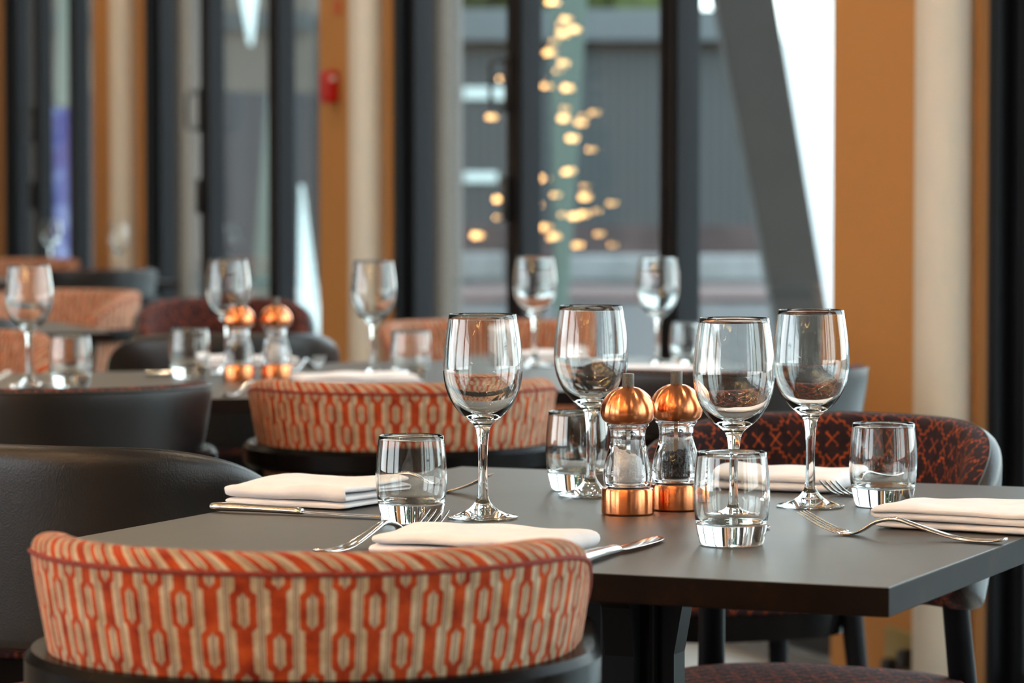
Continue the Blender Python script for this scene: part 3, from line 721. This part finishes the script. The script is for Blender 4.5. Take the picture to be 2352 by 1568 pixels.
# ================================================================== mills
def make_mill(label, filling):
    t = thing('copper_mill', label, 'pepper mill' if filling == 'pepper' else 'salt mill')
    bm = bmesh.new(); lathe(bm, [(0,0),(0.0266,0),(0.0276,0.001),(0.0277,0.0015),(0.0277,0.0245),(0.0268,0.0268),(0.0235,0.0275),(0,0.0275)], 64); obj('base', bm, M_COPPER, t, angle=0.7)
    outp = smooth_prof([(0.0225,0.0290),(0.0240,0.0300),(0.0256,0.0360),(0.0260,0.0425),(0.0250,0.0510),(0.0222,0.0620),(0.0192,0.0710),(0.0182,0.0790),(0.0186,0.0860),(0.0200,0.0905),(0.0222,0.0925),(0.0224,0.0945)], 4)
    inp = smooth_prof([(0.0160,0.0945),(0.0158,0.0800),(0.0158,0.0600),(0.0160,0.0400),(0.0158,0.0350),(0.0150,0.0340)], 4)
    bm = bmesh.new(); lathe(bm, outp+inp, 64, close=True); obj('clear_body', bm, M_ACRYL, t)
    bm = bmesh.new(); lathe(bm, [(0,0.0278),(0.0215,0.0278),(0.0215,0.0287),(0,0.0287)], 48); obj('black_gasket', bm, M_BLACKPL, t, angle=0.7)
    bm = bmesh.new(); lathe(bm, [(0,0.0291),(0.0146,0.0291),(0.0146,0.0338),(0,0.0338)], 48); obj('grinder_ring', bm, M_PLASTIC, t, angle=0.7)
    dome = smooth_prof([(0.0222,0.0952),(0.0262,0.0985),(0.0286,0.1040),(0.0289,0.1095),(0.0272,0.1165),(0.0235,0.1230),(0.0185,0.1280),(0.0120,0.1318),(0.0066,0.1333)], 5)
    bm = bmesh.new(); lathe(bm, [(0,0.0952)]+dome+[(0,0.1333)], 72); obj('domed_cap', bm, M_COPPER, t, angle=1.2)
    bm = bmesh.new(); lathe(bm, [(0,0.1334),(0.0062,0.1334),(0.0064,0.1345),(0.0064,0.1462),(0.0058,0.1472),(0,0.1472)], 40); obj('steel_knob', bm, M_KNURL, t, angle=0.7)
    bm = bmesh.new(); box(bm, -0.0022, 0.0022, -0.0022, 0.0022, 0.034, 0.095); obj('shaft', bm, M_STEEL, t, smooth=False)
    rnd = random.Random(3)
    bm = bmesh.new()
    hi = 0.064 if filling == 'salt' else 0.060
    rings = []; n = 40
    rr = [0.0152*k/7 for k in range(7, 0, -1)]
    base = [bm.verts.new((0.0152*math.cos(2*PI*i/n), 0.0152*math.sin(2*PI*i/n), 0.0345)) for i in range(n)]; rings.append(base)
    for r in rr:
        ring = []
        for i in range(n):
            a = 2*PI*i/n; x, y = r*math.cos(a), r*math.sin(a)
            z = hi-0.004 - (0.55*x if filling == 'salt' else -0.15*x) + 0.006*noise.noise(Vector((x*120, y*120, 3))) + 0.0012*noise.noise(Vector((x*600, y*600, 1)))
            ring.append(bm.verts.new((x, y, z)))
        rings.append(ring)
    for r0, r1 in zip(rings, rings[1:]):
        for i in range(n): bm.faces.new((r0[i], r0[(i+1)%n], r1[(i+1)%n], r1[i]))
    bm.faces.new(rings[-1]); bm.faces.new(base[::-1])
    if filling == 'pepper':
        for v in bm.verts: v.co.x *= 0.86; v.co.y *= 0.86
        for k in range(330):
            a = rnd.uniform(0, 2*PI); z = rnd.uniform(0.036, hi-0.003)
            r = 0.0136 if k < 240 else rnd.uniform(0.003, 0.0128)
            if k >= 240: z = hi-0.003 + 0.15*r*math.cos(a) + rnd.uniform(-0.002, 0.001)
            bmesh.ops.create_icosphere(bm, subdivisions=1, radius=rnd.uniform(0.0013, 0.0018), matrix=Matrix.Translation((r*math.cos(a), r*math.sin(a), z)))
    o = obj('salt' if filling == 'salt' else 'peppercorns', bm, M_SALT if filling == 'salt' else M_PEPPER, t); tag(o, kind='stuff')
    return t
q = px(1442, 1180, TT); mS = make_mill('copper topped clear mill filled with white salt on the front table', 'salt'); mS.location = (q.x, q.y, GLZ)
q = px(1553, 1170, TT); mP = make_mill('copper topped clear mill filled with black peppercorns on the front table', 'pepper'); mP.location = (q.x, q.y, GLZ)
mS.rotation_euler.z = 0.25; mP.rotation_euler.z = -0.2
q = px(549, 874, TT); c = copy_tree(mP); c.location = (q.x, q.y, GLZ); c['label'] = 'blurred copper pepper mill on the second row, left of the pair'
q = px(634, 872, TT); c = copy_tree(mS); c.location = (q.x, q.y, GLZ); c['label'] = 'blurred copper salt mill on the second row, right of the pair'

# ================================================================== napkins
def make_napkin(name, label, L, Wd, loc, rz, layers=3, th=0.0062, seed=1, lift=0.0, skew=0.0, group=None, taper=0.0):
    """folded cloth: a thick sheet zig-zagging over itself, fold ends rounded; local x = length, y = depth"""
    bm = bmesh.new(); pts = []; pitch = th*1.02
    for k in range(layers):
        z = pitch*(k+0.5); ins = 0.004*(k % 2)
        xs = [-L/2+th*0.5+ins, -L/4, 0, L/4, L/2-th*0.5-ins]
        if k % 2: xs = xs[::-1]
        seg = []
        for a, b in zip(xs, xs[1:]):
            for q in range(4): seg.append((a+(b-a)*q/4, z))
        seg.append((xs[-1], z)); pts += seg
        if k < layers-1:
            sg = 1 if k % 2 == 0 else -1
            for a in (-45, 0, 45): pts.append((xs[-1]+sg*pitch*0.55*math.cos(math.radians(a)), z+pitch/2+pitch/2*math.sin(math.radians(a))))
    # offset both sides
    up, dn = [], []
    for i, (x, z) in enumerate(pts):
        x0, z0 = pts[max(i-1, 0)]; x1, z1 = pts[min(i+1, len(pts)-1)]; t = Vector((x1-x0, z1-z0)).normalized(); n = Vector((-t.y, t.x))*th*0.46
        up.append((x+n.x, z+n.y)); dn.append((x-n.x, z-n.y))
    NY = 18; off = Vector((seed*3.7, seed*1.3, 0)); rows = []
    for j in range(NY+1):
        v = -1+2*j/NY
        ee = 1-0.45*max(0, (abs(v)-0.9)/0.1)**2      # round the cloth edge
        row = []
        for (x, z), (mx, mz) in zip(up+dn[::-1], pts+pts[::-1]):
            zz = mz+(z-mz)*ee; y = v*Wd/2
            lay = mz/(pitch*layers)
            nz = noise.noise(Vector((x*16, y*16, lay*1.4))+off); ny = noise.noise(Vector((x*14, lay*3.0, 5))+off)
            y2 = y+ny*0.0055*abs(v)+skew*x*lay; x2 = mx+(x-mx)*ee
            x2 = x2*(1-taper*lay*v)
            zz2 = max(0.0006, zz*(1+0.20*nz*lay*1.6)+lift*lay*(abs(x)/(L/2))**2*0.01)
            row.append(bm.verts.new((x2, y2, zz2)))
        rows.append(row)
    n = len(rows[0])
    for r0, r1 in zip(rows, rows[1:]):
        for i in range(n): bm.faces.new((r0[i], r0[(i+1)%n], r1[(i+1)%n], r1[i]))
    m = len(pts)
    for row in (rows[0], rows[-1]):
        for i in range(m-1): bm.faces.new((row[i], row[i+1], row[n-2-i], row[n-1-i]))
    o = obj(name, bm, M_LINEN, smooth=True, angle=1.3); subsurf(o, 1)
    o.location = (loc[0], loc[1], TT+0.0004); o.rotation_euler = (0, 0, rz); return tag(o, label, 'napkin', group)
GN = 'folded white napkins on the front table'; GN2 = 'folded white napkins on the second row tables'
make_napkin('folded_napkin', 'white napkin in front, just above the patterned top of the nearest chair', 0.185, 0.140, (-0.030, 3.118), RA+0.02, 2, 0.0105, 1, group=GN)
make_napkin('folded_napkin', 'white napkin at the left with the knife along its near side', 0.145, 0.155, (-0.212, 3.615), RA+PI/2-0.10, 3, 0.0078, 5, group=GN)
make_napkin('folded_napkin', 'white napkin at the back lying before the aubergine chair', 0.165, 0.125, (0.305, 3.800), RA+0.03, 2, 0.0105, 8, group=GN)
make_napkin('folded_napkin', 'white napkin at the right edge behind the long fork', 0.175, 0.135, (0.470, 3.352), RA-0.12, 3, 0.0080, 12, skew=0.1, group=GN)
for (x, y, lab, sd, L) in ((572, 842, 'blurred white napkin behind the distant copper mills', 3, 0.18), (815, 884, 'blurred white napkin just above the middle orange chair', 4, 0.21),
                      (1242, 830, 'blurred white napkin under the wine glass before the handled door', 6, 0.17), (1492, 864, 'blurred white napkin at the foot of the rightmost distant wine glass', 7, 0.18)):
    q = px(x, y, TT); make_napkin('folded_napkin', lab, L, 0.13, (q.x, q.y), RB-0.1, 3, 0.0065, sd, group=GN2)

# ================================================================== cutlery
def strip(bm, st, seg=10):
    """st: list of (x, zc, halfwidth, halfthick, ycentre)"""
    rings = []
    for x, z, w, h, y in st:
        rings.append([bm.verts.new((x, y+w*math.copysign(abs(math.cos(2*PI*k/seg))**0.8, math.cos(2*PI*k/seg)), z+h*math.sin(2*PI*k/seg))) for k in range(seg)])
    for r0, r1 in zip(rings, rings[1:]):
        for k in range(seg): bm.faces.new((r0[k], r0[(k+1)%seg], r1[(k+1)%seg], r1[k]))
    bm.faces.new(rings[0]); bm.faces.new(rings[-1][::-1])
def fork_obj(label):
    # along +x: handle end at 0, tines tip at 0.215
    body = smooth_prof([(0,0.0052,0.0050,0.0014,0),(0.006,0.0040,0.0095,0.0016,0),(0.020,0.0026,0.0100,0.0017,0),(0.05,0.0035,0.0078,0.0018,0),(0.09,0.0125,0.0048,0.0022,0),(0.115,0.0185,0.0034,0.0024,0),(0.135,0.0150,0.0034,0.0022,0),(0.147,0.0075,0.0060,0.0018,0),(0.156,0.0030,0.0100,0.0014,0),(0.166,0.0018,0.0125,0.0012,0),(0.173,0.0026,0.0130,0.0011,0)], 3)
    bm = bmesh.new(); strip(bm, body, 14)
    t = obj('fork', bm, M_STEEL)
    bm = bmesh.new()
    for k in range(4):
        y = (-1.5+k)*0.0069
        strip(bm, smooth_prof([(0.1705,0.0024,0.0026,0.0010,y),(0.182,0.0052,0.0017,0.0010,y),(0.196,0.0105,0.0015,0.0010,y),(0.210,0.0175,0.0013,0.0009,y*0.97),(0.2165,0.0212,0.0006,0.0005,y*0.96)], 3), 8)
    obj('tines', bm, M_STEEL, t)
    return tag(t, label, 'fork')
def knife_obj(label):
    bm = bmesh.new()
    strip(bm, smooth_prof([(0,0.0060,0.0040,0.0022,0),(0.004,0.0062,0.0075,0.0042,0),(0.02,0.0062,0.0090,0.0050,0),(0.05,0.0060,0.0078,0.0045,0),(0.09,0.0052,0.0062,0.0040,0),(0.108,0.0048,0.0068,0.0040,0),(0.114,0.0042,0.0060,0.0030,0)], 3), 16)
    t = obj('knife', bm, M_STEEL)
    bm = bmesh.new()
    strip(bm, smooth_prof([(0.112,0.0042,0.0050,0.0016,0),(0.122,0.0038,0.0078,0.0010,-0.001),(0.16,0.0034,0.0092,0.0008,-0.002),(0.20,0.0032,0.0095,0.0007,-0.002),(0.225,0.0030,0.0070,0.0006,0.000),(0.238,0.0028,0.0020,0.0005,0.004)], 3), 12)
    obj('blade', bm, M_STEEL, t)
    return tag(t, label, 'knife')
def lay(o, p0, p1, ln, base):   # handle end p0, tip p1
    p0, p1 = Vector(p0), Vector(p1); d = p1-p0
    o.location = (p0.x, p0.y, TT+base); o.rotation_euler = (0, 0, math.atan2(d.y, d.x)); k = d.length/ln; o.scale = (min(max(k, .9), 1.12),)*3; return o
GF = 'forks on the front table'; GK = 'knives on the front table'
f0 = fork_obj('fork at the right lying before the napkin, tines towards the wine glass foot'); f0['group'] = GF; lay(f0, (0.474, 3.185), (0.288, 3.300), 0.2165, 0.0)
f1 = copy_tree(f0); f1['label'] = 'fork left of the front napkin, tines seen through the left tumbler'; lay(f1, (-0.180, 3.085), (-0.072, 3.295), 0.2165, 0)
f2 = copy_tree(f0); f2['label'] = 'fork behind the left napkin with raised tines by the lone wine glass stem'; lay(f2, (-0.235, 3.800), (-0.025, 3.715), 0.2165, 0)
f3 = copy_tree(f0); f3['label'] = 'fork whose tines stick out left of the right tumbler, before the back napkin'; lay(f3, (0.455, 3.835), (0.347, 3.650), 0.2165, 0)
k0 = knife_obj('knife right of the front napkin pointing at the nearest tumbler'); k0['group'] = GK; lay(k0, (0.052, 2.985), (0.146, 3.23), 0.238, 0)
k1 = copy_tree(k0); k1['label'] = 'gold glinting knife along the left napkin, near the left table edge'; lay(k1, (-0.319, 3.515), (-0.110, 3.425), 0.238, 0)
k2 = copy_tree(k0); k2['label'] = 'knife mostly hidden behind the right napkin, only its tip showing'; lay(k2, (0.640, 3.500), (0.425, 3.585), 0.238, 0)
GF2 = 'forks on the second row tables'
for (x0, y0, x1, y1, lab) in ((560, 905, 628, 868, 'blurred fork with upright tines just right of the distant salt mill'), (690, 850, 735, 818, 'blurred fork left of the middle cream column foot'),
                         (-60, 880, 22, 850, 'blurred fork whose tines enter at the left edge')):
    a, b = px(x0, y0, TT), px(x1, y1, TT+0.02); f = copy_tree(f0); f['label'] = lab; f['group'] = GF2
    d = (b-a); d.z = 0; b2 = a+d.normalized()*0.2165; lay(f, (b.x-d.normalized().x*0.2165, b.y-d.normalized().y*0.2165, 0), (b.x, b.y, 0), 0.2165, 0)
a = px(330, 866, TT); b = a+EB*0.24; k = copy_tree(k0); k['label'] = 'blurred knife left of the tumbler beside the distant mills'; k['group'] = 'knives on the second row tables'; lay(k, (a.x, a.y, 0), (b.x, b.y, 0), 0.238, 0)

# ================================================================== lamps of the room
def downlight(x, y, power, label, col=(1.0, 0.77, 0.52)):
    t = thing('ceiling_downlight', label, 'lamp', (x, y, CEILZ), 0, 'recessed ceiling downlights')
    bm = bmesh.new(); lathe(bm, [(0.075,-0.0005),(0.095,-0.0005),(0.095,-0.012),(0.075,-0.012)], 32, close=True); obj('ring', bm, M_BLACKPL, t)
    ld = bpy.data.lights.new('downlight_lamp', 'AREA'); ld.shape = 'DISK'; ld.size = 0.09; ld.energy = power; ld.color = col
    lo = bpy.data.objects.new('lamp', ld); C.objects.link(lo); lo.parent = t; lo.location = (0, 0, -0.010)
for i, (x, y) in enumerate(((-2.4,-1.5),(-0.4,-1.5),(-2.6,0.8),(-0.8,0.8),(0.9,0.8),(-3.4,3.0),(-1.5,2.6),(-3.2,5.4),(-1.6,5.6),(-3.4,8.5),(-1.9,8.8),(-3.8,12),(-2.6,12.4),(-3.6,16),(1.1,3.6),(0.45,5.4),(-.3,7.4),(-1.05,9.4),(-1.8,11.4),(-2.6,13.6))):  # those along the glass doors are added to brighten piers and columns
    downlight(x, y, 12, 'unseen warm recessed downlight in the ceiling over the dining room')
def string_lights(name, pts, label, sag=0.12, step=0.16, m=M_BULB2, r=0.019):
    t = thing(name, label, 'string lights', pts[0], 0, 'warm string lights under the ceiling')
    P0 = Vector(pts[0]); w = []
    for a, b in zip(pts, pts[1:]):
        a, b = Vector(a)-P0, Vector(b)-P0; n = 14
        for i in range(n): q = i/n; w.append(a+(b-a)*q-Vector((0,0,sag*4*q*(1-q))))
    w.append(Vector(pts[-1])-P0)
    bm = bmesh.new(); tube(bm, w, 0.002, 6); obj('wire', bm, M_BLACKPL, t)
    L = 0; nxt = step/2; bm = bmesh.new()
    for a, b in zip(w, w[1:]):
        d = (b-a).length
        while nxt < L+d:
            p = a+(b-a)*((nxt-L)/d); bmesh.ops.create_icosphere(bm, subdivisions=2, radius=r, matrix=Matrix.Translation(p-Vector((0,0,r*0.9)))); nxt += step
        L += d
    tag(obj('bulbs', bm, m, t), kind='stuff')
rs = random.Random(11)
for k in range(9):
    y0 = -3.2+k*0.85; string_lights('string_lights', [(-4.6, y0+rs.uniform(-.2,.2), 2.95), (-2.6, y0+0.4, 2.9), (-0.6, y0+rs.uniform(-.2,.2), 2.95)], 'row of tiny warm bulbs under the ceiling, %s from the back wall' % ('nearest', 'second', 'third', 'fourth', 'fifth', 'sixth', 'seventh', 'eighth', 'ninth')[k], step=0.22)
# decorated tree whose lights mirror in the glass doors
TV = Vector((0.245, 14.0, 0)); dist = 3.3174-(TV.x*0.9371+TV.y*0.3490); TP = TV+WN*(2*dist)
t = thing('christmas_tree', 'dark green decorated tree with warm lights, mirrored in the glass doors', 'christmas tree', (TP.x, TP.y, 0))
bm = bmesh.new(); tube(bm, [(0,0,0),(0,0,2.5)], [0.05,0.01], 10); obj('trunk', bm, M_BARK, t)
bm = bmesh.new(); lathe(bm, [(0,0),(0.16,0),(0.19,0.25),(0.15,0.25),(0.13,0.2),(0,0.2)], 24); obj('pot', bm, M_IRON, t)
bm = bmesh.new(); rt = random.Random(5)
for k in range(900):
    z = 0.35+2.1*(k/900.0); R_ = 0.34*(1-(z-0.35)/2.3)+0.02; a = rt.uniform(0, 2*PI); q = Vector((math.cos(a), math.sin(a), 0))
    p0 = Vector((0,0,z)); p1 = p0+q*R_+Vector((0,0,-0.10*R_)); s = Vector((-q.y, q.x, 0))*0.022
    v = [bm.verts.new(p) for p in (p0, p0.lerp(p1,.6)+s, p1, p0.lerp(p1,.6)-s)]; bm.faces.new(v)
    v = [bm.verts.new(p) for p in (p0, p0.lerp(p1,.6)+Vector((0,0,.02)), p1, p0.lerp(p1,.6)-Vector((0,0,.02)))]; bm.faces.new(v)
tag(obj('needles', bm, simple('fir_needles', (0.012,0.03,0.014), 0.7), t, smooth=False), kind='stuff')
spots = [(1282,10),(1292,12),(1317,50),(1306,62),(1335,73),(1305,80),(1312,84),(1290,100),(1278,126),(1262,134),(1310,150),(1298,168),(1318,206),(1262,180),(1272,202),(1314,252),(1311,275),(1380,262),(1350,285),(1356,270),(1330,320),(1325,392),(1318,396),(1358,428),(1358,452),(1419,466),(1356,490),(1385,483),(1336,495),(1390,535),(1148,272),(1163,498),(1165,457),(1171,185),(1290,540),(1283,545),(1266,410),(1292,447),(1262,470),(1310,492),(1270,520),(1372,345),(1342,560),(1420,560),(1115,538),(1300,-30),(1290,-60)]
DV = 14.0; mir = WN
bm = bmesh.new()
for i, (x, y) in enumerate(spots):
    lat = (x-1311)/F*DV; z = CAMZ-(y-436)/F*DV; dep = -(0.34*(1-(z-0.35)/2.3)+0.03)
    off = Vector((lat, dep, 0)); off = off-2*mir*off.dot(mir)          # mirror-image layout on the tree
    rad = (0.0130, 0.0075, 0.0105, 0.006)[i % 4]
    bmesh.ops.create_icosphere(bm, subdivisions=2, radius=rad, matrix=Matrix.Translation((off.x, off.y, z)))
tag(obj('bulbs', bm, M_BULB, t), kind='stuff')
